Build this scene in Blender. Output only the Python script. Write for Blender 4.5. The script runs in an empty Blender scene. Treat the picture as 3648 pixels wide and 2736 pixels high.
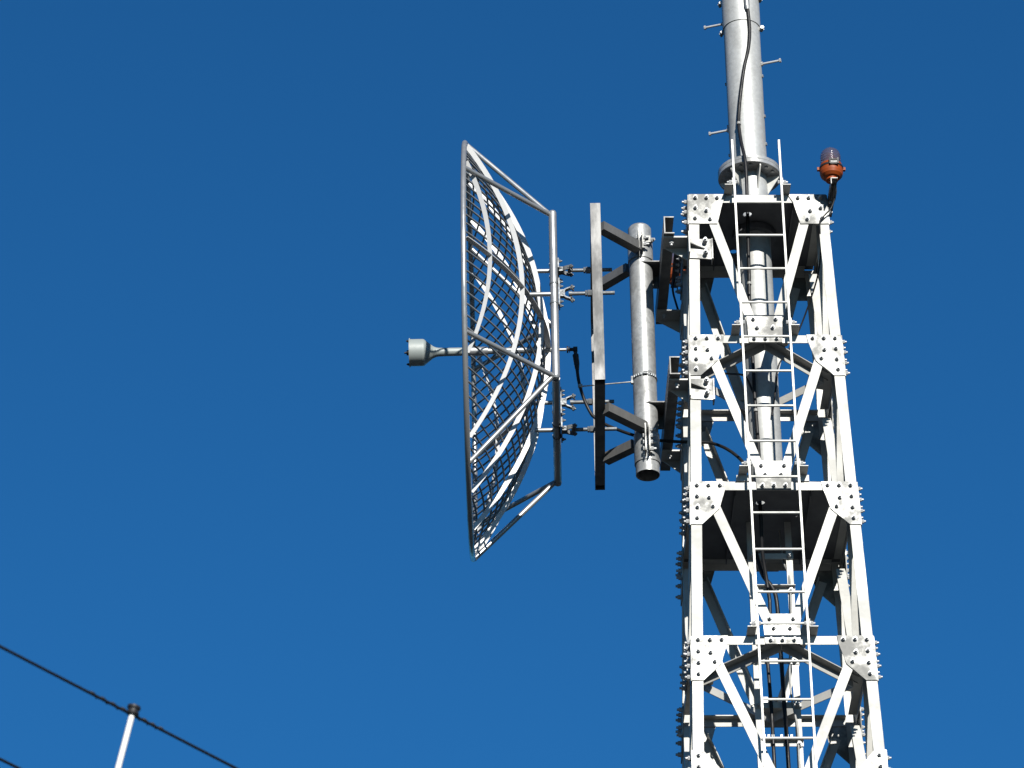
import bpy, bmesh, math, random
from mathutils import Vector as V, Matrix, noise
from mathutils.geometry import tessellate_polygon
random.seed(7)
R = math.radians
sc = bpy.context.scene
col = sc.collection
# ------------------------------------------------------------------ camera
cd = bpy.data.cameras.new('camera'); cam = bpy.data.objects.new('camera', cd); col.objects.link(cam)
cd.sensor_width = 36; cd.lens = 36 * 14628 / 3648
cam.location = (0, 0, 1.6)
cam.matrix_world = Matrix.Translation((0, 0, 1.6)) @ Matrix.Rotation(R(90 + 31.77), 4, 'X') @ Matrix.Rotation(R(-0.83), 4, 'Z')
cd.clip_start = .1; cd.clip_end = 20000
cd.dof.use_dof = True; cd.dof.focus_distance = 30.4; cd.dof.aperture_fstop = 5.6
sc.camera = cam
# ------------------------------------------------------------------ sky and sun
SUN_EL, SUN_AZ = 23.5, 12.0          # azimuth: to the right of straight behind the camera
w = bpy.data.worlds.new('World'); sc.world = w; w.use_nodes = True
wn = w.node_tree.nodes; wl = w.node_tree.links; wn.clear()
sky = wn.new('ShaderNodeTexSky'); sky.sky_type = 'NISHITA'; sky.sun_disc = False
sky.sun_elevation = R(SUN_EL); sky.sun_rotation = R(180 - SUN_AZ)
sky.altitude = 300; sky.air_density = 1.0; sky.dust_density = 0.2; sky.ozone_density = 3.0
tint = wn.new('ShaderNodeMix'); tint.data_type = 'RGBA'; tint.blend_type = 'MULTIPLY'; tint.inputs[0].default_value = 1
tint.inputs[7].default_value = (.130, .558, .87, 1)
bg = wn.new('ShaderNodeBackground'); bg.inputs[1].default_value = .05
wo = wn.new('ShaderNodeOutputWorld')
wl.new(sky.outputs[0], tint.inputs[6]); wl.new(tint.outputs[2], bg.inputs[0]); wl.new(bg.outputs[0], wo.inputs[0])
sl = bpy.data.lights.new('sun', 'SUN'); sun = bpy.data.objects.new('sun', sl); col.objects.link(sun)
sl.energy = 4.5; sl.angle = R(.53); sl.color = (1, .965, .89)
sd = V((math.sin(R(SUN_AZ)) * math.cos(R(SUN_EL)), -math.cos(R(SUN_AZ)) * math.cos(R(SUN_EL)), math.sin(R(SUN_EL))))
sun.rotation_euler = sd.to_track_quat('Z', 'Y').to_euler(); sun.location = (20, -30, 60)
vs = sc.view_settings; vs.view_transform = 'Standard'; vs.look = 'None'; vs.gamma = 1; vs.exposure = 1.3
sc.cycles.max_bounces = 8

# ------------------------------------------------------------------ materials
def mat(name, base, rough=.5, metal=0., var=0., scale=6., bump=0., spots=0., stretch=1., rust=0., rsw=.1, spec=.5):
    m = bpy.data.materials.new(name); m.use_nodes = True
    n = m.node_tree.nodes; l = m.node_tree.links; p = n['Principled BSDF']
    p.inputs['Base Color'].default_value = (*base, 1); p.inputs['Roughness'].default_value = rough; p.inputs['Metallic'].default_value = metal; p.inputs['Specular IOR Level'].default_value = spec
    if var or spots or rust:
        tc = n.new('ShaderNodeTexCoord'); mp = n.new('ShaderNodeMapping'); mp.inputs['Scale'].default_value = (1, 1, 1 / stretch)
        l.new(tc.outputs['Object'], mp.inputs[0])
        a = n.new('ShaderNodeTexNoise'); a.inputs['Scale'].default_value = scale; a.inputs['Detail'].default_value = 6; a.inputs['Roughness'].default_value = .62
        l.new(mp.outputs[0], a.inputs['Vector'])
        r = n.new('ShaderNodeValToRGB'); r.color_ramp.elements[0].position = .36; r.color_ramp.elements[1].position = .62
        lo = [c * (1 - var) for c in base]
        r.color_ramp.elements[0].color = (*lo, 1); r.color_ramp.elements[1].color = (*base, 1)
        l.new(a.outputs['Fac'], r.inputs[0]); out = r.outputs[0]
        if spots:
            v = n.new('ShaderNodeTexVoronoi'); v.inputs['Scale'].default_value = 45
            l.new(tc.outputs['Object'], v.inputs['Vector'])
            mx = n.new('ShaderNodeMix'); mx.data_type = 'RGBA'; mx.blend_type = 'MULTIPLY'; mx.inputs[0].default_value = spots
            sp = n.new('ShaderNodeSeparateColor'); l.new(v.outputs['Color'], sp.inputs[0])
            l.new(out, mx.inputs[6]); l.new(sp.outputs[0], mx.inputs[7]); out = mx.outputs[2]
        if rust:
            b = n.new('ShaderNodeTexNoise'); b.inputs['Scale'].default_value = 3.1; b.inputs['Detail'].default_value = 8
            mp2 = n.new('ShaderNodeMapping'); mp2.inputs['Scale'].default_value = (1.6, 1.6, .5); mp2.inputs['Location'].default_value = (3, 1, 7)
            l.new(tc.outputs['Object'], mp2.inputs[0]); l.new(mp2.outputs[0], b.inputs['Vector'])
            rr = n.new('ShaderNodeValToRGB'); rr.color_ramp.elements[0].position = .62; rr.color_ramp.elements[1].position = .74
            rr.color_ramp.elements[0].color = (0, 0, 0, 1); rr.color_ramp.elements[1].color = (rust, rust, rust, 1)
            l.new(b.outputs['Fac'], rr.inputs[0])
            mx = n.new('ShaderNodeMix'); mx.data_type = 'RGBA'; l.new(rr.outputs[0], mx.inputs[0])
            l.new(out, mx.inputs[6]); mx.inputs[7].default_value = (.34, .19, .13, 1); out = mx.outputs[2]
        l.new(out, p.inputs['Base Color'])
        mr = n.new('ShaderNodeMapRange'); mr.inputs['From Min'].default_value = .36; mr.inputs['From Max'].default_value = .64; mr.inputs['To Min'].default_value = min(1, rough + rsw); mr.inputs['To Max'].default_value = max(.05, rough - rsw)
        l.new(a.outputs['Fac'], mr.inputs[0]); l.new(mr.outputs[0], p.inputs['Roughness'])
        if bump:
            bp = n.new('ShaderNodeBump'); bp.inputs['Strength'].default_value = bump; bp.inputs['Distance'].default_value = .01
            l.new(a.outputs['Fac'], bp.inputs['Height']); l.new(bp.outputs[0], p.inputs['Normal'])
    return m
M = dict(
    galv=mat('galvanised_angle', (.325, .322, .305), .62, .10, .20, 4, .02, .05),
    gusset=mat('galvanised_plate', (.245, .245, .234), .50, .28, .60, 5.5, .05, .10, rsw=.16),
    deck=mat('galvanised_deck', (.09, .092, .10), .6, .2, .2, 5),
    bolt=mat('zinc_bolt', (.30, .305, .31), .48, .25, .3, 30),
    mast=mat('galvanised_mast', (.33, .335, .33), .48, .28, .30, 5, .03, .14, 2.5, rust=.35),
    pole=mat('galvanised_pole', (.31, .315, .315), .42, .42, .58, 7, .03, .22, 1.8, rsw=.16),
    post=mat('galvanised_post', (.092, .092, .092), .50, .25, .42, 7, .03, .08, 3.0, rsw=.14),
    ladder=mat('galvanised_ladder', (.33, .33, .315), .5, .2, .12, 12),
    tube=mat('brushed_aluminium_tube', (.25, .255, .26), .36, .62, .10, 9),
    rib=mat('aluminium_rib', (.37, .37, .37), .5, .15, .08, 8),
    rod=mat('aluminium_rod', (.105, .115, .128), .55, .3, .1, 12),
    clampm=mat('cast_zinc_clamp', (.11, .118, .125), .55, .45, .3, 30),
    horn=mat('pale_grey_paint', (.165, .186, .182), .45, 0, .08, 5),
    rubber=mat('black_rubber', (.007, .007, .008), .5, 0, .3, 20, spec=.22),
    orange=mat('orange_plastic', (.165, .030, .004), .55, 0, .25, 14, spec=.2),
    dark=mat('dark_plastic', (.012, .012, .014), .5, 0, .2, 20, spec=.22),
    red=mat('red_lamp_core', (.085, .018, .026), .25, 0, .2, 20),
    label=mat('paper_label', (.14, .138, .135), .6, 0, .4, 60),
    white=mat('white_paint', (.5, .49, .46), .45, 0, .05, 6),
    greycable=mat('grey_cable', (.16, .16, .155), .5, 0, .2, 20),
    grass=mat('ground_grass', (.011, .018, .023), .9, 0, .5, .6),
    concrete=mat('concrete_plinth', (.36, .35, .32), .85, 0, .25, 3),
)
g = bpy.data.materials.new('clear_lens'); g.use_nodes = True
gn = g.node_tree.nodes; gl = g.node_tree.links; gp = gn['Principled BSDF']
gp.inputs['Base Color'].default_value = (.10, .09, .11, 1); gp.inputs['Roughness'].default_value = .16; gp.inputs['Specular IOR Level'].default_value = .6
gw = gn.new('ShaderNodeTexWave'); gw.bands_direction = 'Z'; gw.inputs['Scale'].default_value = 14
gt = gn.new('ShaderNodeTexCoord'); gb = gn.new('ShaderNodeBump'); gb.inputs['Strength'].default_value = .5; gb.inputs['Distance'].default_value = .006
gl.new(gt.outputs['Object'], gw.inputs[0]); gl.new(gw.outputs['Fac'], gb.inputs['Height']); gl.new(gb.outputs[0], gp.inputs['Normal'])
gtr = gn.new('ShaderNodeBsdfTransparent'); gtr.inputs[0].default_value = (.86, .83, .89, 1)
gm_ = gn.new('ShaderNodeMixShader'); gm_.inputs[0].default_value = .26
gl.new(gtr.outputs[0], gm_.inputs[1]); gl.new(gp.outputs[0], gm_.inputs[2]); gl.new(gm_.outputs[0], gn['Material Output'].inputs['Surface'])
M['lens'] = g
for e_, x_ in zip([n_ for n_ in M['gusset'].node_tree.nodes if n_.type == 'VALTORGB'][0].color_ramp.elements, (.43, .63)): e_.position = x_

# ------------------------------------------------------------------ helpers
TO = V((1.8317, 25.7701, 18.8659)); PSI = .028      # tower frame: u right, v away, h up from the top of the lattice
TM = Matrix.Translation(TO) @ Matrix.Rotation(PSI, 4, 'Z')
W0, TP, HS = .5106, .0309, 1.2608
def wd(h): return W0 - TP * h
def frame(d):
    d = d.normalized(); a = V((0, 0, 1)) if abs(d.z) < .9 else V((1, 0, 0))
    x = a.cross(d).normalized(); return x, d.cross(x).normalized()
class MB:
    def __init__(s): s.v = []; s.f = []; s.sm = []
    def add(s, vs, fs, sm=False):
        o = len(s.v); s.v += [V(p) for p in vs]
        for f in fs: s.f.append([o + i for i in f]); s.sm.append(sm)
        return s
    def box(s, c, hx, hy, hz, X=V((1, 0, 0)), Y=V((0, 1, 0)), Z=V((0, 0, 1))):
        c = V(c); p = [c + X * hx * a + Y * hy * b + Z * hz * d for a in (-1, 1) for b in (-1, 1) for d in (-1, 1)]
        return s.add(p, [(0, 1, 3, 2), (4, 6, 7, 5), (0, 4, 5, 1), (2, 3, 7, 6), (0, 2, 6, 4), (1, 5, 7, 3)])
    def bar(s, a, b, wdt, thk, side):          # flat bar, wide along `side`
        a, b, side = V(a), V(b), V(side); d = (b - a).normalized(); side = (side - d * side.dot(d)).normalized(); n = d.cross(side)
        return s.box((a + b) / 2, (b - a).length / 2, wdt / 2, thk / 2, d, side, n)
    def loft(s, prof0, prof1, caps=True):
        n = len(prof0); vs = list(prof0) + list(prof1)
        fs = [(i, (i + 1) % n, n + (i + 1) % n, n + i) for i in range(n)]
        s.add(vs, fs)
        if caps: s.add(list(prof0), [tuple(range(n))[::-1]]); s.add(list(prof1), [tuple(range(n))])
        return s
    def angle(s, a, b, A, B, size=.065, t=.007):   # L section, heel on a-b, flanges along A and B
        a, b, A, B = V(a), V(b), V(A).normalized(), V(B).normalized()
        q = [(0, 0), (size, 0), (size, t), (t, t), (t, size), (0, size)]
        return s.loft([a + A * x + B * y for x, y in q], [b + A * x + B * y for x, y in q])
    def channel(s, a, b, A, B, wdt, dep, t=.009):  # C section: web along A, flanges along B
        a, b, A, B = V(a), V(b), V(A), V(B)
        q = [(0, 0), (wdt, 0), (wdt, dep), (wdt - t, dep), (wdt - t, t), (t, t), (t, dep), (0, dep)]
        return s.loft([a + A * x + B * y for x, y in q], [b + A * x + B * y for x, y in q])
    def prism(s, poly, off):
        p = [V(q) for q in poly]; off = V(off); return s.loft(p, [q + off for q in p])
    def tube(s, pts, r, n=14, cap=True):
        pts = [V(p) for p in pts]; rs = r if isinstance(r, (list, tuple)) else [r] * len(pts)
        T = []
        for i in range(len(pts)):
            d = (pts[min(i + 1, len(pts) - 1)] - pts[max(i - 1, 0)]); T.append(d.normalized())
        x, y = frame(T[0]); rings = []
        for i, p in enumerate(pts):
            x = (x - T[i] * x.dot(T[i])).normalized(); y = T[i].cross(x)
            rings.append([p + (x * math.cos(2 * math.pi * k / n) + y * math.sin(2 * math.pi * k / n)) * rs[i] for k in range(n)])
        vs = [q for r_ in rings for q in r_]
        fs = [(i * n + k, i * n + (k + 1) % n, (i + 1) * n + (k + 1) % n, (i + 1) * n + k) for i in range(len(pts) - 1) for k in range(n)]
        s.add(vs, fs, True)
        if cap: s.add(rings[0], [tuple(range(n))[::-1]]); s.add(rings[-1], [tuple(range(n))])
        return s
    def lathe(s, base, axis, prof, n=32):     # prof: (radius, distance along axis); sharp corners kept
        base, axis = V(base), V(axis).normalized(); x, y = frame(axis)
        for (r0, a0), (r1, a1) in zip(prof, prof[1:]):
            ring = lambda r, a: [base + axis * a + (x * math.cos(2 * math.pi * k / n) + y * math.sin(2 * math.pi * k / n)) * r for k in range(n)]
            s.add(ring(max(r0, 1e-4), a0) + ring(max(r1, 1e-4), a1), [(k, (k + 1) % n, n + (k + 1) % n, n + k) for k in range(n)], True)
        return s
    def ring(s, c, axis, ri, ro, hgt, n=32):
        return s.lathe(c, axis, [(ri, -hgt / 2), (ro, -hgt / 2), (ro, hgt / 2), (ri, hgt / 2), (ri, -hgt / 2)], n)
    def hexnut(s, c, d, r, hgt, n=6):
        d = V(d).normalized(); x, y = frame(d); c = V(c)
        p = [c + (x * math.cos(2 * math.pi * k / n) + y * math.sin(2 * math.pi * k / n)) * r for k in range(n)]
        return s.loft(p, [q + d * hgt for q in p])
    def bolt(s, c, d, r=.0115):               # washer, nut and thread end standing on a plate
        c, d = V(c), V(d).normalized()
        s.lathe(c, d, [(r * 1.55, .0), (r * 1.55, .004), (.001, .004)], 12)
        s.hexnut(c + d * .004, d, r * 1.3, r * 1.5)
        s.lathe(c + d * (.004 + r * 1.5), d, [(r * .74, 0), (r * .74, r * 1.15), (.0005, r * 1.15)], 10)
        return s
    def build(s, name, m, parent, base=V((0, 0, 0))):
        me = bpy.data.meshes.new(name); me.from_pydata([p - base for p in s.v], [], s.f)
        me.polygons.foreach_set('use_smooth', s.sm); me.update()
        bm = bmesh.new(); bm.from_mesh(me); bmesh.ops.recalc_face_normals(bm, faces=bm.faces); bm.to_mesh(me); bm.free()
        me.materials.append(M[m]); o = bpy.data.objects.new(name, me); col.objects.link(o)
        if parent: o.parent = parent
        return o
BASES = {}
def thing(name, label, cat, base, group=None):        # Empty at the thing's base, in the tower frame
    o = bpy.data.objects.new(name, None); col.objects.link(o); o.empty_display_size = .2
    o.matrix_world = TM @ Matrix.Translation(base); o['label'] = label; o['category'] = cat
    if group: o['group'] = group
    BASES[o.name] = V(base); return o
def part(name, mb, m, root, parent=None, label=None):
    o = mb.build(name, m, parent or root, BASES[root.name])
    if label: o['label'] = label
    return o
def tag(o, label, cat, group=None):
    o['label'] = label; o['category'] = cat
    if group: o['group'] = group
    return o
def single(name, mb, m, label, cat, base, group=None):    # a thing that is one mesh
    o = mb.build(name, m, None, V(base)); o.matrix_world = TM @ Matrix.Translation(base)
    return tag(o, label, cat, group)
def spline(pts, k=8):
    pts = [V(p) for p in pts]; P = [pts[0] * 2 - pts[1]] + pts + [pts[-1] * 2 - pts[-2]]; out = []
    for i in range(1, len(P) - 2):
        for j in range(k):
            t = j / k; a, b, c, d = P[i - 1], P[i], P[i + 1], P[i + 2]
            out.append(.5 * (2 * b + (c - a) * t + (2 * a - 5 * b + 4 * c - d) * t * t + (3 * b - a - 3 * c + d) * t ** 3))
    return out + [pts[-1]]
def holed(poly, holes, z, t):                  # horizontal plate with round holes
    mb = MB(); loops = [[V((x, y, 0)) for x, y in poly]] + [[V((cx + r * math.cos(2 * math.pi * k / 24), cy + r * math.sin(2 * math.pi * k / 24), 0)) for k in range(24)] for cx, cy, r in holes]
    flat = [p for l_ in loops for p in l_]; tri = tessellate_polygon(loops)
    mb.add([(p.x, p.y, z) for p in flat], tri); mb.add([(p.x, p.y, z - t) for p in flat], tri)
    for l_ in loops:
        n = len(l_); mb.add([(p.x, p.y, z) for p in l_] + [(p.x, p.y, z - t) for p in l_], [(i, (i + 1) % n, n + (i + 1) % n, n + i) for i in range(n)])
    return mb

# ------------------------------------------------------------------ ground
gm = MB(); N = 40; S = 3000
def gh(x, y):
    d = math.hypot(x, y); return 0 if d < 60 else noise.noise(V((x * .004, y * .004, 0))) * min(10, (d - 60) * .03)
xs = [math.copysign(abs(i / N * 2 - 1) ** 2.2 * S, i / N * 2 - 1) for i in range(N + 1)]
gm.add([(x, y, gh(x, y)) for y in xs for x in xs], [(j * (N + 1) + i, j * (N + 1) + i + 1, (j + 1) * (N + 1) + i + 1, (j + 1) * (N + 1) + i) for j in range(N) for i in range(N)], True)
go = gm.build('ground', 'grass', None); go['kind'] = 'structure'

# ------------------------------------------------------------------ lattice tower
GZ = -TO.z                                          # ground level in the tower frame
tower = thing('lattice_tower', 'square tapering galvanised lattice tower with bolted gusset plates carrying the mast', 'tower', (0, 0, GZ + .3))
FACES = ['front', 'right', 'rear', 'left']
def fp(k, s, n, h):                                  # point on face k
    d = wd(h) + n
    return [V((s, -d, h)), V((d, s, h)), V((-s, d, h)), V((-d, -s, h))][k]
NRM = [V((0, -1, TP)).normalized(), V((1, 0, TP)).normalized(), V((0, 1, TP)).normalized(), V((-1, 0, TP)).normalized()]
LV = [-HS * i for i in range(6)]
GA = [(0, 0), (.285, 0), (.25, -.067), (.203, -.268), (-.008, -.268)]
GAB = [(.047, -.033), (.13, -.033), (.21, -.033), (.044, -.126), (.125, -.152), (.04, -.219), (.15, -.228)]
GB = [(0, 0), (.25, 0), (.24, -.065), (.194, -.225), (.067, -.354), (-.011, -.354)]
GBB = [(.042, -.032), (.124, -.032), (.206, -.032), (.04, -.123), (.125, -.134), (.151, -.207), (.039, -.215), (.035, -.304)]
GC = [(0, .36), (.082, .36), (.19, .226), (.26, .0), (.19, -.225), (.067, -.354), (-.011, -.354)]
GCB = [(.05, .322), (.047, .235), (.042, -.032), (.124, -.032), (.206, -.032), (.04, -.123), (.125, -.134), (.151, -.207), (.039, -.215), (.035, -.304)]
MP = [(-.131, .160), (-.115, .173), (.115, .173), (.131, .160), (.122, -.066), (-.122, -.066)]
MPB = [(-.082, .133), (.082, .133), (-.057, .057), (.057, .057), (-.082, -.037), (0, -.037), (.082, -.037)]
bolt_me = None
rest = MB()
def bolts_on(k, plate, pts, front):
    global bolt_me
    for s, h in pts:
        p = fp(k, s, .0095, h)
        if front:
            if bolt_me is None:
                b = MB().bolt((0, 0, 0), (0, 0, 1)).build('bolt', 'bolt', None); bolt_me = b.data
            else:
                b = bpy.data.objects.new('bolt', bolt_me); col.objects.link(b)
            b.parent = plate
            b.matrix_local = Matrix.Translation(p - BASES[tower.name]) @ NRM[k].to_track_quat('Z', 'Y').to_matrix().to_4x4() @ Matrix.Rotation(random.random() * 6, 4, 'Z')
        else: rest.bolt(p, NRM[k], .013 if k == 3 else .0115)
# legs
for sx, sy in ((-1, -1), (1, -1), (1, 1), (-1, 1)):
    mb = MB(); a = V((sx * W0, sy * W0, -.004)); hb = GZ + .3; b = V((sx * wd(hb), sy * wd(hb), hb))
    mb.angle(a, b, (-sx, 0, 0), (0, -sy, 0), .076, .008); part('leg', mb, 'galv', tower)
for k in range(4):
    for i, L in enumerate(LV):
        wl_ = wd(L)
        # horizontal beam: vertical flange in the face plane, other flange inward along the top
        mb = MB(); e = wl_ - .0775
        a, b = fp(k, -e, -.0005, L - .0015), fp(k, e, -.0005, L - .0015)
        inw = V((0, 0, 0)) - V((NRM[k].x, NRM[k].y, 0))
        mb.angle(a, b, (0, 0, -1), inw, .064 if i else .066, .007); part('beam', mb, 'galv', tower)
        gp_, gb_ = (GA, GAB) if i == 0 else (GC, GCB) if i == 4 else (GB, GBB)
        for sg in (-1, 1):
            poly = [fp(k, sg * (-wl_ + x), .001, L + y + (.002 if i == 0 else 0)) for x, y in gp_]
            if sg > 0: poly = poly[::-1]
            pl = part('gusset_plate', MB().prism(poly, NRM[k] * .008), 'gusset', tower)
            vis = [(sg * (-wl_ + x), L + y) for x, y in gb_]
            if k == 0 and i < 5:
                if i == 4: bolts_on(k, pl, vis[:2], True); bolts_on(k, pl, vis[2:], False)
                else: bolts_on(k, pl, vis, True)
            elif i < 5: bolts_on(k, pl, vis, False)
        if i > 0:
            poly = [fp(k, x, .001, L + y) for x, y in MP]
            pl = part('mid_plate', MB().prism(poly, NRM[k] * .008), 'gusset', tower)
            if i < 5: bolts_on(k, pl, [(x, L + y) for x, y in MPB], k == 0 and i < 4)
        # V bracing down to the next level
        if i < 5:
            for sg in (-1, 1):
                top = fp(k, sg * (-wl_ + .150), -.0005, L - .16); bot = fp(k, sg * -.093, -.0005, L - 1.145)
                d = (bot - top).normalized(); sd_ = NRM[k].cross(d).normalized()
                ctr = fp(k, 0, 0, L - .6)
                if (ctr - (top + bot) / 2).dot(sd_) < 0: sd_ = -sd_
                # heel on the inner edge: flange A lies in the face, flange B stands inward
                mb = MB(); hw = sd_ * .035
                mb.angle(top + hw, bot + hw, -sd_, -NRM[k], .070, .007); part('diagonal', mb, 'galv', tower)
part('bolt', rest, 'bolt', tower)['kind'] = 'stuff'
# lower bays, wholly outside the photograph: plain crossed members down to the ground
for j in range(3):
    h0 = LV[5] - j * 4.1; h1 = h0 - 4.1
    for k in range(4):
        for sg in (-1, 1):
            mb = MB(); a = fp(k, sg * (wd(h0) - .1), -.001 if sg > 0 else -.012, h0 - .1); b = fp(k, -sg * (wd(h1) - .1), -.001 if sg > 0 else -.012, h1 + .1)
            mb.bar(a, b, .075, .009, fp(k, 1, 0, h0) - fp(k, 0, 0, h0)); part('diagonal', mb, 'galv', tower)
        mb = MB(); mb.bar(fp(k, -wd(h1) + .08, -.005, h1), fp(k, wd(h1) - .08, -.005, h1), .07, .008, (0, 0, 1)); part('beam', mb, 'galv', tower)
for sx in (-1, 1):
    for sy in (-1, 1):
        q = wd(GZ + .3)
        part('plinth', MB().box((sx * q, sy * q, GZ + .05), .28, .28, .25), 'concrete', tower)
# plan bracing, diamond of angles
for i in (1, 3, 5):
    h = LV[i] - .012; q = wd(h) - .02
    mids = [V((0, -q, h)), V((q, 0, h)), V((0, q, h)), V((-q, 0, h))]
    for k in range(4):
        a, b = mids[k], mids[(k + 1) % 4]; d = (b - a).normalized(); inn = V((0, 0, 1)).cross(d)
        if inn.dot(-(a + b)) < 0: inn = -inn
        a2 = a + d * .05 + inn * .045; b2 = b - d * .05 + inn * .045
        mb = MB().angle(a2, b2, -inn, (0, 0, -1), .064, .007); part('plan_brace', mb, 'galv', tower)
        n = (V((mids[k].x, mids[k].y, 0))).normalized(); t_ = V((-n.y, n.x, 0)); c = mids[k] - n * .0 + V((0, 0, -.0005))
        poly = [c + t_ * .20 - n * .005, c + t_ * .17 - n * .11, c + t_ * .07 - n * .17, c - t_ * .07 - n * .17, c - t_ * .17 - n * .11, c - t_ * .20 - n * .005]
        part('plan_plate', MB().prism([p_ + V((0, 0, .0015)) for p_ in poly], (0, 0, .008)), 'galv', tower)
# decks
for L, holes in ((LV[0], [(.01, 0, .128), (-.056, -.25, .034), (-.126, .258, .03)]), (LV[2], [(-.075, -.283, .036), (.2, -.1, .012)])):
    q = wd(L) - .012
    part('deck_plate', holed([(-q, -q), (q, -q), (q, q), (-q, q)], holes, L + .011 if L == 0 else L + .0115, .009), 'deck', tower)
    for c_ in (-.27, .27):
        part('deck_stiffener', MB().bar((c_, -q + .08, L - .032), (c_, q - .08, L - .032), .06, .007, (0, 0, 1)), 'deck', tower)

# ------------------------------------------------------------------ mast
mast = thing('tubular_mast', 'stout galvanised tube mast rising out of the tower head', 'mast', (.01, 0, LV[2] + .012))
mu, ml = -.002, .012
lower = MB().lathe((ml, 0, LV[2] + .012), (0, 0, 1), [(.122, 0), (.122, -LV[2] + .485)], 48)
lp = part('lower_tube', lower, 'mast', mast)
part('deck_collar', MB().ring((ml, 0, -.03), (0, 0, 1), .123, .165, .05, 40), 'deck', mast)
part('base_flange', MB().ring((ml, 0, LV[2] + .022), (0, 0, 1), .02, .22, .018, 40), 'galv', mast)
up = MB().lathe((mu, 0, .55), (0, 0, 1), [(.1405, 0), (.1405, 1.39)], 56)
part('upper_tube', up, 'mast', mast)
part('sleeve_tube', MB().lathe((mu, 0, 1.905), (0, 0, 1), [(.140, 0), (.1475, 0), (.1475, 1.6), (.0, 1.6)], 56), 'mast', mast)
fl = part('flange', MB().lathe((0, 0, .497), (0, 0, 1), [(.09, 0), (.238, 0), (.24, .003), (.24, .029), (.238, .032), (.24, .035), (.24, .060), (.13, .060)], 64), 'pole', mast)
for a in range(6):
    t = R(-133 + 60 * a); d = V((math.cos(t), math.sin(t), 0)); sd_ = V((-d.y, d.x, 0)) * .005
    c = V((ml, 0, 0)) + d * .119; e = V((0, 0, 0)) + d * .225
    part('flange_rib', MB().prism([V((c.x, c.y, .33)) - sd_, V((c.x, c.y, .496)) - sd_, V((e.x, e.y, .496)) - sd_, V((e.x, e.y, .476)) - sd_], sd_ * 2), 'galv', mast)
    c2 = d * .139; e2 = d * .2
    part('flange_rib', MB().prism([V((c2.x, c2.y, .63)) - sd_, V((c2.x, c2.y, .558)) - sd_, V((e2.x, e2.y, .558)) - sd_], sd_ * 2), 'galv', mast)
    for t2 in (t + R(19), t + R(41)):
        d2 = V((math.cos(t2), math.sin(t2), 0)) * .195
        part('flange_bolt', MB().hexnut(d2 + V((0, 0, .497)), (0, 0, -1), .015, .008).bolt(d2 + V((0, 0, .557)), (0, 0, 1), .011), 'pole', mast)
be = R(19)
dR = V((math.cos(be), -math.sin(be), 0))
for sg, h in ((-1, 2.0), (1, 1.545), (-1, .985), (1, 2.45)):
    d = dR * sg; c = V((mu, 0, h))
    mb = MB().tube([c + d * .139, c + d * .292], .0095, 10); mb.hexnut(c + d * .286, d, .017, .013); mb.hexnut(c + d * .141, d, .018, .014); part('step_bolt', mb, 'bolt', mast)
for sg, h in ((-1, 1.42), (1, 1.43), (1, 1.05), (-1, 1.02), (-1, .75), (1, .79)):
    d = dR * sg; part('step_socket', MB().hexnut(V((mu, 0, h)) + d * .138, d, .013, .014), 'pole', mast)
for h in (2.185, 1.9):
    for sg in (-1, 1):
        d = dR * sg; c = V((mu, 0, h - .014 * sg)) + d * .158
        mb = MB().box(c, .016, .006, .014, d, V((-d.y, d.x, 0)), V((0, 0, 1))); mb.hexnut(c + d * .002 + V((.003, -.006, .0)), (0, -1, 0), .016, .014); mb.bolt(c + d * .004 + V((0, .006, 0)), (0, 1, 0))
        part('sleeve_clamp', mb, 'pole', mast)
# coax down the mast
def mv(u, r=.157): return -math.sqrt(max(.0004, r * r - min(u * u, r * r)))
pts = [(.030, mv(.03, .165), 2.25), (.033, mv(.033, .166), 2.08), (.040, mv(.04, .163), 1.96), (.045, mv(.045), 1.793), (.028, mv(.028), 1.623), (-.011, mv(.011), 1.442), (-.045, mv(.045, .159), 1.228), (-.068, mv(.068, .163), 1.036),
       (-.077, -.16, .885), (-.07, -.20, .705), (-.056, -.258, .525), (-.05, -.268, .39), (-.052, -.262, .185), (-.054, -.252, .015), (-.056, -.235, -.10), (-.056, -.19, -.28), (-.056, -.155, -.48), (-.062, -.142, -.68), (-.06, -.145, -1.18), (-.06, -.145, -1.5), (-.054, -.15, -1.84), (-.056, -.20, -2.15), (-.072, -.27, -2.42), (-.075, -.283, -2.53), (-.072, -.26, -2.66), (-.065, -.17, -2.85), (-.04, -.10, -3.02), (-.02, -.075, -3.2)]
mc = thing('mast_cable', 'black coaxial cable snaking down the front of the tube mast', 'cable', pts[-1])
part('jacket', MB().tube(spline(pts), .0135, 12), 'rubber', mc)
part('connector', MB().tube([V((.031, mv(.03, .168), 2.27)), V((.033, mv(.033, .169), 2.02)), V((.036, mv(.036, .167), 1.985))], [.021, .021, .015], 14), 'pole', mc)
for q in (( -.077, -.162, .90), (-.058, -.148, -.55), (-.058, -.15, -1.66)):
    part('cable_tie', MB().ring(q, (0, .1, 1), .0142, .0165, .022, 14), 'greycable', mc)

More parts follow.
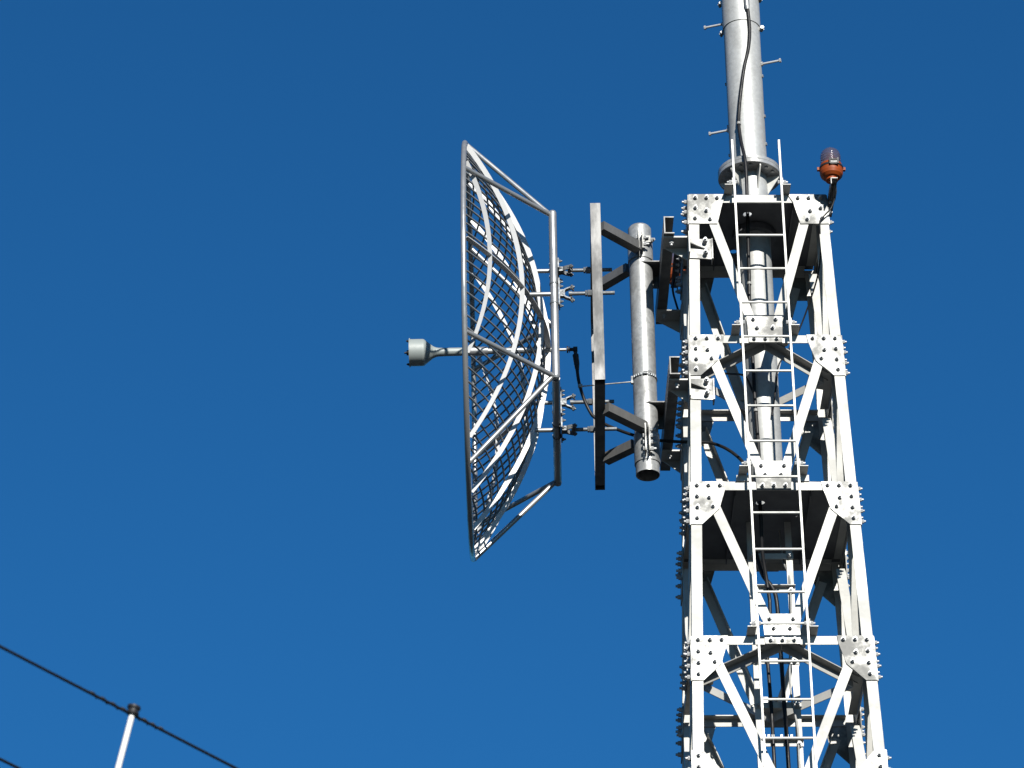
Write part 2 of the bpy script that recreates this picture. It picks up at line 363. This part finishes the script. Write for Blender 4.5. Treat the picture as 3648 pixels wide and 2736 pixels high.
# ------------------------------------------------------------------ ladder
ladder = thing('access_ladder', 'narrow galvanised ladder up the front face of the lattice tower', 'ladder', (0, -wd(-5.6) - .112, -5.6))
OFF = .112
def lp_(u, h): return V((u, -wd(h) - OFF, h))
for u in (-.178, .166):
    part('rail', MB().bar(lp_(u, -5.6), lp_(u + (.0 if u < 0 else .006), .425), .030, .0145, (0, 1, 0)), 'ladder', ladder)
for k in range(1, 20):
    h = .157 - .3 * k - (.047 if k == 12 else 0)
    part('rung', MB().tube([lp_(-.174, h), lp_(.163, h)], .0092, 12), 'ladder', ladder)
for i, L in enumerate(LV[:5]):
    for sg in (-1, 1):
        u = (-.188 if sg < 0 else .178)
        hz = L + .004 + (.05 if i == 2 else 0); front = -wd(L) - OFF - .022
        mb = MB().angle((u, front, hz), (u, -wd(L) + (.045 if i != 2 else .09), hz), (sg, 0, 0), (0, 0, 1), .062, .006)
        c = V((u - sg * .0, -wd(L) - OFF + .002, hz + .036))
        b = part('ladder_bracket', mb, 'galv', ladder)
        bb = MB().bolt(c + V((sg * .006, 0, 0)), (sg, 0, 0), .0125); bb.hexnut(c - V((sg * .018, 0, 0)), (-sg, 0, 0), .016, .014)
        part('bracket_bolt', bb, 'bolt', ladder, b)
        if i == 2: part('packer', MB().box((u + sg * .03, -wd(L) + .02, hz - .026), .045, .03, .0245), 'galv', ladder, b)

# ------------------------------------------------------------------ obstruction lights
def lamp(sgu, sgv, label):
    cu, cv = sgu * .541, sgv * .695
    root = thing('obstruction_light', label, 'warning light', (cu, cv, 0), 'obstruction lights on the tower head')
    u0 = .527 * sgu
    a = MB().angle((u0, sgv * .745, -.001), (u0, sgv * .23, -.001), (sgu, 0, 0), (0, 0, -1), .052, .006)
    part('bracket', a, 'post', root)
    c = V((cu, cv, .0))
    base = part('base', MB().lathe(c, (0, 0, 1), [(.0, .002), (.045, .002), (.045, .020), (.062, .026), (.080, .045), (.0865, .068), (.087, .100), (.0, .100)], 40), 'orange', root)
    part('clamp_ring', MB().lathe(c, (0, 0, 1), [(.08, .101), (.0905, .101), (.0905, .116), (.08, .116)], 40), 'dark', root)
    part('upper_base', MB().lathe(c, (0, 0, 1), [(.0, .1165), (.084, .1165), (.0815, .139), (.0, .139)], 40), 'orange', root)
    for s_ in (-1, 1):
        part('hinge_lug', MB().box(c + V((s_ * .095, 0, .106)), .010, .012, .012), 'orange', root)
    l_ = MB().box(c + V((.012, -.093, .112)), .033, .006, .020); l_.box(c + V((-.018, -.098, .118)), .005, .006, .026); l_.box(c + V((.042, -.098, .118)), .005, .006, .026); l_.box(c + V((.012, -.099, .131)), .028, .004, .004)
    lt = part('latch', l_, 'dark', root)
    part('label_plate', MB().box(c + V((.012, -.1005, .109)), .024, .001, .009), 'label', root, lt)
    dome = [(.077, .140), (.077, .205), (.074, .232), (.065, .256), (.048, .274), (.025, .284), (.008, .288), (.006, .305), (.0, .307)]
    inner = [(.0, .281), (.022, .279), (.045, .269), (.061, .252), (.070, .230), (.073, .204), (.073, .140), (.077, .140)]
    part('lens', MB().lathe(c, (0, 0, 1), dome + inner, 40), 'lens', root)
    co = MB().lathe(c, (0, 0, 1), [(.066, .140), (.066, .150), (.058, .152), (.058, .186), (.052, .190), (.030, .192), (.030, .232), (.0, .236)], 24)
    part('lamp_core', co, 'red', root)
    fr = MB()
    for z in (.151, .192, .212): fr.ring(c + V((0, 0, z)), (0, 0, 1), .064, .0685, .003, 36)
    part('lens_rings', fr, 'rod', root)
    return root
lampR = lamp(1, -1, 'orange and clear warning light jutting out at the right corner of the tower head')
lampL = lamp(-1, 1, 'orange warning light half hidden behind the channel at the left of the tower head')
part('gland', MB().tube([(.562, -.66, -.001), (.567, -.60, -.03), (.567, -.53, -.055)], [.016, .018, .012], 14), 'post', lampR)
pts = [(.567, -.55, -.045), (.562, -.565, -.09), (.535, -.57, -.16), (.49, -.56, -.21), (.452, -.555, -.26), (.448, -.53, -.33), (.455, -.45, -.46), (.43, -.34, -.62), (.36, -.20, -.80), (.28, -.12, -.98), (.20, -.1, -1.12), (.13, -.11, -1.25), (.10, -.14, -1.45), (.06, -.15, -1.7)]
tag(single('lamp_cable', MB().tube(spline(pts), .0062, 8), 'rubber', 'x', 'x', pts[-1]), 'thin black cable drooping from the right warning light into the tower', 'cable')
pts = [(-.56, .60, -.02), (-.575, .59, -.12), (-.56, .55, -.26), (-.53, .50, -.42), (-.47, .43, -.62), (-.40, .32, -.92), (-.33, .2, -1.10), (-.22, .05, -1.22), (-.12, -.08, -1.32), (-.065, -.13, -1.5)]
tag(single('lamp_cable', MB().tube(spline(pts), .0085, 8), 'rubber', 'x', 'x', pts[-1]), 'black cable sagging from the left warning light across to the mast', 'cable')

# ------------------------------------------------------------------ side channels carrying the pole
def clampset(root, hb, v0, v1):
    """front clamp on the leg, side plates, shelf brackets; hb = underside of the channel"""
    for end, (va, vb) in (('f', (-.57, -.415)), ('r', (.43, .585))):
        w_ = wd(hb); mb = MB()
        mb.box(((-.715 - w_ - .004) / 2, (va + vb) / 2, hb - .0065), (.715 - w_ - .004) / 2, (vb - va) / 2, .006)
        mb.box((-w_ - .007, (va + vb) / 2 - .03, hb - .085), .005, (vb - va) / 2 + .03, .092)
        vg = vb - .012
        mb.prism([(-.70, vg, hb - .013), (-w_ - .013, vg, hb - .013), (-w_ - .013, vg, hb - .115)], (0, .010, 0))
        b = part('shelf_bracket', mb, 'galv', root)
        bb = MB()
        for du in (-.655,): bb.bolt((du, (va + vb) / 2 - .03, hb - .013), (0, 0, -1), .014)
        part('bracket_bolt', bb, 'bolt', root, b)
    w_ = wd(hb - .09)
    pl = [fp(0, s, .001, h) for s, h in ((-w_ - .012, hb - .004), (-w_ + .165, hb - .004), (-w_ + .165, hb - .185), (-w_ - .012, hb - .172))]
    mb = MB().prism(pl, NRM[0] * .010)
    mb.prism([fp(0, -w_ + .005, .011, hb - .060), fp(0, -w_ + .155, .011, hb - .100), fp(0, -w_ + .005, .055, hb - .060)], (0, 0, -.008))
    mb.box(fp(0, -w_ + .169, -.02, hb - .096), .005, .045, .088)
    c = part('leg_clamp', mb, 'gusset', root)
    bb = MB()
    for dh in (-.036, -.142):
        p = fp(0, -w_ + .118, .011, hb + dh); bb.bolt(p, NRM[0], .0145); bb.tube([p, p + NRM[0] * .062], .0095, 10); bb.hexnut(p + NRM[0] * .03, NRM[0], .0175, .016)
    part('clamp_bolt', bb, 'bolt', root, c)
PU, PV, PR = -.848, .08, .088
for hb, v0, v1, lab in ((-.406, -.605, .64, 'upper grey steel channel bracketed to the left legs near the tower head'), (-1.644, -.632, .74, 'lower grey steel channel bracketed to the left legs at the second gusset')):
    root = thing('side_channel', lab, 'steel channel', (-.675, 0, hb), 'steel channels on the left side of the tower')
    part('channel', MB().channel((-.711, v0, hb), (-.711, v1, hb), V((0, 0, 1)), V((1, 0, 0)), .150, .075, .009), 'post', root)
    clampset(root, hb, v0, v1)
# pole with stub arms and its saddles
pole = thing('support_pole', 'vertical galvanised tube pole held beside the tower by two channels', 'pole', (PU, PV, -2.072))
part('tube', MB().lathe((PU, PV, -2.072), (0, 0, 1), [(PR - .006, 0), (PR, 0), (PR, 2.154), (.075, 2.172), (0, 2.175)], 56).lathe((PU, PV, -2.072), (0, 0, 1), [(PR - .006, 0), (PR - .006, 1.2), (0, 1.2)], 40), 'pole', pole)
for hb in (-.406, -1.644):
    mb = MB(); top, bot = hb + .148, hb + .012
    half = .098
    arc = [V((PU + PR * math.cos(t), PV + PR * math.sin(t), 0)) for t in [R(a) for a in range(-100, 101, 10)]]
    poly = [V((PU - .012, PV - half, 0)), V((PU + .045, PV - half - .002, 0)), V((-.7115, PV - half, 0)), V((-.7115, PV + half, 0)), V((PU, PV + half, 0))] + arc[::-1][1:-1]
    poly2 = [V((PU - .012 + .01, PV - PR - .0005, 0)), V((PU + .03, PV - half, 0)), V((-.7115, PV - half, 0)), V((-.7115, PV + half, 0)), V((PU, PV + half, 0))] + arc[::-1][2:-2]
    def slab(z0, z1):
        tri = tessellate_polygon([poly2]); m_ = MB(); m_.add([(p.x, p.y, z0) for p in poly2], tri); m_.add([(p.x, p.y, z1) for p in poly2], tri)
        n = len(poly2); m_.add([(p.x, p.y, z0) for p in poly2] + [(p.x, p.y, z1) for p in poly2], [(i, (i + 1) % n, n + (i + 1) % n, n + i) for i in range(n)])
        return m_
    m2 = slab(top - .010, top); mb.add(m2.v, m2.f)
    mb.box(((PU + .075 - .7115) / 2, PV + half - .006, (bot + top) / 2), (-.7115 - PU - .075) / 2, .005, (top - bot) / 2 - .0095)
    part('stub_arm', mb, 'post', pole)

# ------------------------------------------------------------------ square mounting frame for the dish
EP = .039; P_ = V((EP, 1, 0)).normalized(); A_ = V((-1, EP, 0)).normalized(); Q_ = V((0, 0, 1))
FC = V((-1.189, .087, -.9675))
fr = thing('mounting_frame', 'square frame of hollow galvanised box section clamped to the pole', 'frame', FC + V((0, 0, -.77)))
hp, hq, hs = .750, .7285, .037
def ff(p, q, a=0): return FC + P_ * p + Q_ * q + A_ * a
def hollow(mb, a, b, side, s_=.037, t=.005):
    a, b = V(a), V(b); d = (b - a).normalized(); X = V(side).normalized(); Y = d.cross(X)
    o = [a + X * s_ * x + Y * s_ * y for x, y in ((-1, -1), (1, -1), (1, 1), (-1, 1))]; i_ = [a + X * (s_ - t) * x + Y * (s_ - t) * y for x, y in ((-1, -1), (1, -1), (1, 1), (-1, 1))]
    mb.loft(o, [p + (b - a) for p in o], False); mb.loft(i_, [p + (b - a) for p in i_], False)
    for off in (V((0, 0, 0)), b - a):
        mb.add([p + off for p in o] + [p + off for p in i_], [(k, (k + 1) % 4, 4 + (k + 1) % 4, 4 + k) for k in range(4)])
    return mb
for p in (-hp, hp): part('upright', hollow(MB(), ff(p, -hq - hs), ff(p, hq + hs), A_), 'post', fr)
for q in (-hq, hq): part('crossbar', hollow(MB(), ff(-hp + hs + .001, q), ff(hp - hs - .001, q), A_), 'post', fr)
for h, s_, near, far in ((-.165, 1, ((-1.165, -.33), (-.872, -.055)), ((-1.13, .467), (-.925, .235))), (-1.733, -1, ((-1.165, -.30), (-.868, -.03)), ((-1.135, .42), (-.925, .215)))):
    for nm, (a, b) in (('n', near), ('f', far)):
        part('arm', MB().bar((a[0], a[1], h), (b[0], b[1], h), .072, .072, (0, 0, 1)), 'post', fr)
    # split sleeve clamp with ears towards the camera
    hc = -.10 if s_ > 0 else -1.862
    hh = .115 if s_ > 0 else .122
    sl_ = part('sleeve', MB().lathe((PU, PV, hc - hh), (0, 0, 1), [(PR + .0005, 0), (PR + .0075, 0), (PR + .0075, 2 * hh - (.03 if s_ > 0 else 0)), (PR + .0005, 2 * hh - (.03 if s_ > 0 else 0))], 48), 'pole', fr)
    mb = MB()
    for du in (-.014, .014): mb.box((PU + du - .004, PV - PR - .045, hc + (-.008 if s_ > 0 else .015)), .0045, .046, .085 if s_ > 0 else .115)
    part('ear', mb, 'gusset', fr, sl_)
    bb = MB(); n_ = 2 if s_ > 0 else 4
    for i in range(n_):
        hb_ = hc + ((.025 - .06 * i) if s_ > 0 else (.10 - .055 * i)); c = V((PU + .0145, PV - PR - .05, hb_))
        bb.bolt(c, (1, 0, 0), .0135); bb.hexnut(V((PU - .023, PV - PR - .05, hb_)), (-1, 0, 0), .017, .014); bb.tube([c, c + V((.045, 0, 0))], .0085, 8)
    part('ear_bolt', bb, 'bolt', fr, sl_)
part('offcut_bracket', MB().box((PU + .055, PV - PR - .01, -.075), .018, .022, .03), 'gusset', fr)
part('offcut_bolt', MB().bolt((PU + .074, PV - PR + .005, -.072), (.7, -.7, 0), .014), 'bolt', fr)

# ------------------------------------------------------------------ grid dish antenna
DC = V((-1.5045, .106, -.9705))
dish = thing('grid_dish_antenna', 'large open grid dish antenna of aluminium rods facing left from the tower', 'antenna', DC)
RD = 1.548; K = .2445; A0 = .033
def dp(p, q, a): return DC + P_ * p + Q_ * q + A_ * a
def surf(p, q, off=0):                     # point on the back of the ribs, moved `off` towards the inside
    n = V((-2 * K * p, -2 * K * q, 1)).normalized() * off
    return dp(p + n.x, q + n.y, A0 + K * (p * p + q * q) + n.z)
rim = [dp(RD * math.cos(2 * math.pi * k / 120), RD * math.sin(2 * math.pi * k / 120), A0 + K * RD * RD + .02) for k in range(120)]
def closed(mb, pts, r, n=12):
    c = sum(pts, V((0, 0, 0))) / len(pts); m_ = len(pts); vs_ = []
    for i, p in enumerate(pts):
        t = (pts[(i + 1) % m_] - pts[i - 1]).normalized(); y = A_; x = t.cross(y).normalized()
        vs_ += [p + (x * math.cos(2 * math.pi * k / n) + y * math.sin(2 * math.pi * k / n)) * r for k in range(n)]
    return mb.add(vs_, [(i * n + k, i * n + (k + 1) % n, ((i + 1) % m_) * n + (k + 1) % n, ((i + 1) % m_) * n + k) for i in range(m_) for k in range(n)], True)
part('rim', closed(MB(), rim, .0205), 'tube', dish)
def strip(fn, ts, nrm, thick, width):       # flat bar following the dish curve
    mb = MB(); prof = []
    for t in ts:
        a, b = fn(t, 0), fn(t, width); prof.append([a - nrm * thick / 2, a + nrm * thick / 2, b + nrm * thick / 2, b - nrm * thick / 2])
    for x, y in zip(prof, prof[1:]): mb.loft(x, y, False)
    mb.add(prof[0], [(0, 1, 2, 3)]); mb.add(prof[-1], [(0, 1, 2, 3)])
    return mb
for i in range(-3, 4):
    p = .43 * i; m_ = math.sqrt((RD - .015) ** 2 - p * p); ts = [(-1 + 2 * k / 36) * m_ for k in range(37)]
    part('rib', strip(lambda q, o: surf(p, q, o), ts, P_, .0055, .037), 'rib', dish)
m_ = RD - .015
part('cross_rib', strip(lambda p, o: surf(p, .0, o - .002), [(-1 + 2 * k / 40) * m_ for k in range(41)], Q_, .006, .040), 'rib', dish)
nr = 38; dq = .0815
for i in range(-18, 19):
    q = dq * i + (.0)
    if i == 0: continue
    m2 = RD ** 2 - q * q
    if m2 < .02: continue
    m_ = math.sqrt(m2) - .004; n_ = max(8, int(m_ * 22))
    part('grid_rod', MB().tube([surf((-1 + 2 * k / n_) * m_, q, .0445) for k in range(n_ + 1)], .0074, 8, True), 'rod', dish)
TQ, TPp = .70, .757
cor = [(-TPp, TQ), (TPp, TQ), (TPp, -TQ), (-TPp, -TQ)]
for k in range(4):
    a, b = cor[k], cor[(k + 1) % 4]; da = (V((b[0] - a[0], b[1] - a[1], 0))).normalized() * (0.0 if k % 2 else .031)
    part('frame_tube', MB().tube([dp(a[0] + da.x, a[1] + da.y + (.029 if k == 3 else (-.0 if k % 2 else 0)) * 0, 0), dp(b[0] - da.x, b[1] - da.y, 0)], .0295, 18), 'tube', dish)
    ex = MB()
for p, q in cor:
    part('tube_cap', MB().lathe(dp(p, q, 0), V((0, 0, 1 if q > 0 else -1)), [(.0297, -.03), (.0297, .008), (.024, .024), (.012, .031), (0, .033)], 18), 'tube', dish)
    for tt in (27, 63):
        t = R(tt); rp, rq = math.copysign(RD * math.cos(t), p), math.copysign(RD * math.sin(t), q)
        part('strut', MB().tube([dp(p, q, .02), dp(rp, rq, A0 + K * RD * RD + .012)], .0185, 14), 'tube', dish)
mids = [((0, TQ), P_), ((-TPp, 0), Q_), ((TPp, 0), Q_), ((0, -TQ), P_)]
for (p, q), ax in mids:
    rr = A0 + K * (p * p + q * q)
    part('standoff', MB().tube([dp(p, q, .0), dp(p, q, rr + .005)], .0165, 12), 'tube', dish)
    c = dp(p, q, -.0365); sdv = ax.cross(A_).normalized()
    mb = MB().box(c, .005, .042, .115, A_, sdv, ax)
    for o in (-.085, .085):
        cc = dp(p, q, 0) + ax * o; mb.ring(cc, ax, .0297, .0335, .012, 24)
        for s_ in (-.03, .03):
            e = c + ax * o + sdv * s_; mb.tube([e, e - A_ * .03], .007, 8); mb.hexnut(e - A_ * .005, -A_, .0125, .012)
    cl = part('tube_clamp', mb, 'clampm', dish)
    # swivel yoke: two bent arms with wing bolts
    y = MB(); o = c - A_ * .02
    y.box(o, .022, .018, .028, A_, sdv, ax)
    for s_ in (-1, 1):
        e1 = o - A_ * .028 + ax * .034 * s_; e2 = o - A_ * .064 + ax * .03 * s_; e3 = o - A_ * .06 + ax * .012 * s_
        y.bar(o + ax * .01 * s_, e1, .036, .010, sdv); y.bar(e1, e2 + ax * .02 * s_, .034, .010, sdv)
        y.tube([e2 + ax * .018 * s_ + sdv * .0 + A_ * .012, e2 + ax * .03 * s_ - A_ * .028], .0085, 8); y.hexnut(e2 + ax * .026 * s_ - A_ * .006, (-A_ + ax * s_ * .5), .016, .014)
        y.bar(e2 + ax * .01 * s_ + sdv * .02, e2 - A_ * .022 + ax * .012 * s_ - sdv * .02, .012, .01, ax)
    y.lathe(o - A_ * .05, -A_, [(.019, 0), (.019, .024), (.0, .024)], 12)
    part('yoke', y, 'clampm', dish, cl)
    e = ff(p * hp / TPp, q * hq / TQ, -.11); s0 = o - A_ * .05
    e = V((0, 0, 0)) + e; e = dp(p, q, 0) - A_ * (.3155 + .125)
    n0 = dp(p, q, 0) - A_ * (.3155 - .0375)
    part('threaded_rod', MB().tube([s0, e], .0145, 12), 'clampm', dish, cl)
    nt = MB().hexnut(n0 + A_ * .034, -A_, .026, .033); nt.hexnut(n0 + A_ * .037, A_, .023, .015)
    part('lock_nut', nt, 'clampm', dish, cl)
# feed
feed = part('feed_boom', MB().lathe(dp(0, -.003, 0), A_, [(.0, -.03), (.0115, -.03), (.0115, -.005), (.0235, -.005), (.0235, .50), (.0345, .501), (.0345, .632), (.0, .632)], 28), 'tube', dish)
part('feed_stub', MB().lathe(dp(0, -.003, 0), -A_, [(.0, .028), (.0115, .028), (.0115, .083), (.0, .083)], 16), 'tube', dish)
part('feed_tube', MB().lathe(dp(0, -.003, 0), A_, [(.0, .6325), (.0305, .6325), (.0315, .80), (.033, .868), (.036, .885), (.044, .905), (.09, .965), (.0985, .975), (.1015, .987), (.1015, 1.078), (.0, 1.078)], 48), 'horn', dish)
fc = MB().lathe(dp(0, -.003, 0), A_, [(.0, 1.0785), (.109, 1.0785), (.109, 1.086), (.0, 1.086)], 40)
fcap = part('feed_cover', fc, 'horn', dish)
kb = MB().lathe(dp(0, -.003, 0), A_, [(.0, 1.088), (.020, 1.089), (.020, 1.105), (.008, 1.106), (.008, 1.122), (0, 1.122)], 16)
for k in range(6):
    t = R(60 * k + 30); kb.bolt(dp(.1 * math.cos(t), -.003 + .1 * math.sin(t), 1.088), A_, .0055)
part('cover_bolts', kb, 'dark', dish, fcap)
# coax from the feed to the tower
pb = dp(0, -.003, 0)
jf = lambda u, v, h: V((u, v, h))
st = pb - A_ * .098
pts = [jf(-1.348, .10, -1.02), jf(-1.347, .10, -1.10), jf(-1.339, .10, -1.222), jf(-1.322, .09, -1.328), jf(-1.295, .08, -1.437), jf(-1.260, .08, -1.526), jf(-1.229, .09, -1.568), jf(-1.145, .12, -1.614), jf(-1.045, .17, -1.632), jf(-.946, .22, -1.642), jf(-.84, .235, -1.668), jf(-.742, .22, -1.692), jf(-.59, .2, -1.715), jf(-.46, .19, -1.724), jf(-.36, .16, -1.752), jf(-.26, .08, -1.85), jf(-.17, .02, -1.975), jf(-.12, -.06, -2.13), jf(-.095, -.15, -2.3), jf(-.082, -.26, -2.50)]
fcx = thing('feed_cable', 'black coaxial cable looping from the dish feed past the pole to the tower', 'cable', pts[-1])
part('jacket', MB().tube(spline(pts), .0122, 12), 'rubber', fcx)
part('connector', MB().lathe(st + A_ * .012, -A_, [(0, 0), (.026, 0), (.026, .012), (.013, .0125), (.013, .018), (.024, .0185), (.024, .024), (.012, .0245), (.012, .03)], 20).tube([st - A_ * .012, st - A_ * .045], .013, 12).box(st - A_ * .052, .016, .015, .016, A_, P_, Q_).tube([st - A_ * .052, st - A_ * .0525 + V((0, 0, -.05))], .013, 12).tube([st - A_ * .0525 + V((0, 0, -.048)), (-1.347, .10, -1.10), (-1.344, .10, -1.155)], [.023, .021, .014], 14), 'dark', fcx)
sp = MB().tube([(-1.31, .085, -1.305), (-.942, .055, -1.285)], .0052, 8).hexnut((-1.332, .09, -1.303), (1, 0, .02), .018, .022).ring((-1.326, .088, -1.302), (.15, 0, -1), .0125, .017, .02, 16)
part('spacer_rod', sp, 'pole', fcx)
bd = MB().ring((PU, PV, -1.255), (0, 0, 1), PR + .001, PR + .006, .014, 40).box((PU - .094, PV - .02, -1.268), .008, .012, .03).box((PU + .0, PV - PR - .01, -1.252), .014, .010, .009).tube([(PU - .01, PV - PR - .02, -1.246), (PU + .05, PV - PR - .02, -1.240)], .004, 8)
for k in range(10):
    t = R(215 + 12 * k); bd.box((PU + (PR + .008) * math.cos(t), PV + (PR + .008) * math.sin(t), -1.255), .004, .004, .009)
part('hose_band', bd, 'clampm', fcx)

# ------------------------------------------------------------------ cable tray in the tower
tray = thing('cable_tray', 'ladder rack of galvanised angles hanging inside the tower below the deck', 'cable tray', (0, 0, -5.9))
for u, sg in ((-.155, 1), (.165, -1)):
    part('side_rail', MB().angle((u, -.02, -5.9), (u, -.02, LV[2] - .0), (sg, 0, 0), (0, 1, 0), .046, .006), 'galv', tray)
for i, h in enumerate((-2.81, -3.085, -3.66, -4.01, -4.31, -4.61, -4.9)):
    mb = MB().angle((-.16, -.027, h + .02), (.17, -.027, h + .02), (0, 0, -1), (0, -1, 0) if i in (1, 4) else (0, 1, 0), .045, .005) if i in (1, 4) else MB().box((.005, -.025, h), .165, .0035, .0225)
    b = part('tray_bar', mb, 'galv', tray)
    bb = MB()
    for u in (-.13, .14): bb.bolt((u, -.0345 if i not in (1, 4) else -.0345, h - (.012 if i in (1, 4) else 0)), (0, -1, 0), .0125)
    part('tray_bolt', bb, 'bolt', tray, b)
cl = MB()
for u in (-.105, -.075, -.045, .015, .055, .085): cl.box((u, -.055, -4.272), .0085, .014, .011)
part('cable_clip', cl, 'rib', tray)
for pts, r, m_, lab in (
    ([(-.02, -.075, -3.2), (-.03, -.07, -3.5), (-.055, -.058, -3.62), (-.05, -.057, -3.9), (-.045, -.057, -4.3), (-.05, -.057, -5.9)], .0135, 'rubber', 'left black cable running down the rack inside the tower'),
    ([(-.10, -.055, -2.80), (-.06, -.06, -2.98), (.0, -.062, -3.08), (.03, -.062, -3.2), (.04, -.06, -3.6), (.045, -.058, -4.0), (.052, -.058, -4.4), (.06, -.058, -5.9)], .0155, 'rubber', 'right thicker black cable running down the rack inside the tower'),
    ([(.09, .06, -2.55), (.10, .03, -2.80), (.13, -.01, -2.95), (.135, -.045, -3.10), (.125, -.048, -3.4), (.10, -.05, -3.7), (.10, -.05, -3.95), (.13, -.05, -4.2), (.13, -.05, -4.5), (.125, -.05, -5.9)], .0075, 'greycable', 'thin pale grey cable wandering down the rack inside the tower')):
    single('tray_cable', MB().tube(spline(pts), r, 10), m_, lab, 'cable', pts[-1], 'cables on the rack inside the tower')

# ------------------------------------------------------------------ white post and overhead wires, nearer the camera (world coordinates)
def wthing(name, label, cat, base, group=None):
    o = bpy.data.objects.new(name, None); col.objects.link(o); o.location = base; o['label'] = label; o['category'] = cat
    if group: o['group'] = group
    BASES[o.name] = V(base); return o
ptop = V((-1.573, 15.0, 9.335)); pd = V((-.0595, 0.02, -.278)).normalized(); base = ptop + pd * (ptop.z / -pd.z)
wp = wthing('white_post', 'slim tilted white post with a black insulator on its tip', 'post', base)
part('shaft', MB().tube([base, base + (ptop - base) * .5, ptop], [.03, .02, .0118], 24), 'white', wp)
up_ = -pd
part('insulator', MB().lathe(ptop - up_ * .012, up_, [(.0, 0), (.021, 0), (.0265, .002), (.0275, .009), (.023, .012), (.023, .022), (.0275, .026), (.0285, .031), (.0275, .038), (.020, .041), (0, .042)], 28), 'dark', wp)
wd_ = V((.878, 1.127, 0)).normalized(); top = ptop + up_ * .004
def wire(c, name, label, ties):
    root = wthing(name, label, 'wire', c, 'overhead black wires')
    pts = [c + wd_ * t + V((0, 0, .00035 * t * t)) for t in (-30, -20, -12, -6, -3, -1.5, -.6, 0, .6, 1.5, 3, 6, 12, 20, 30)]
    part('conductor', MB().tube(pts, .0066, 10), 'rubber', root)
    if ties:
        x = V((0, 0, 1)).cross(wd_).normalized()
        for a, b in ((-.24, -.025), (.025, .20)):
            h_ = [c + wd_ * (a + (b - a) * k / 60) + (x * math.cos(k / 60 * 22) + V((0, 0, 1)) * math.sin(k / 60 * 22)) * .0075 for k in range(61)]
            part('tie_wrap', MB().tube(h_, .0036, 6), 'rubber', root)
    return root
wire(top - wd_.cross(V((0, 0, 1))) * .0245, 'overhead_wire', 'black overhead wire tied to the tip of the white post', True)
wire(V((-2.170, 15.459, 9.359)), 'overhead_wire', 'black overhead wire cutting only the bottom left corner', False)
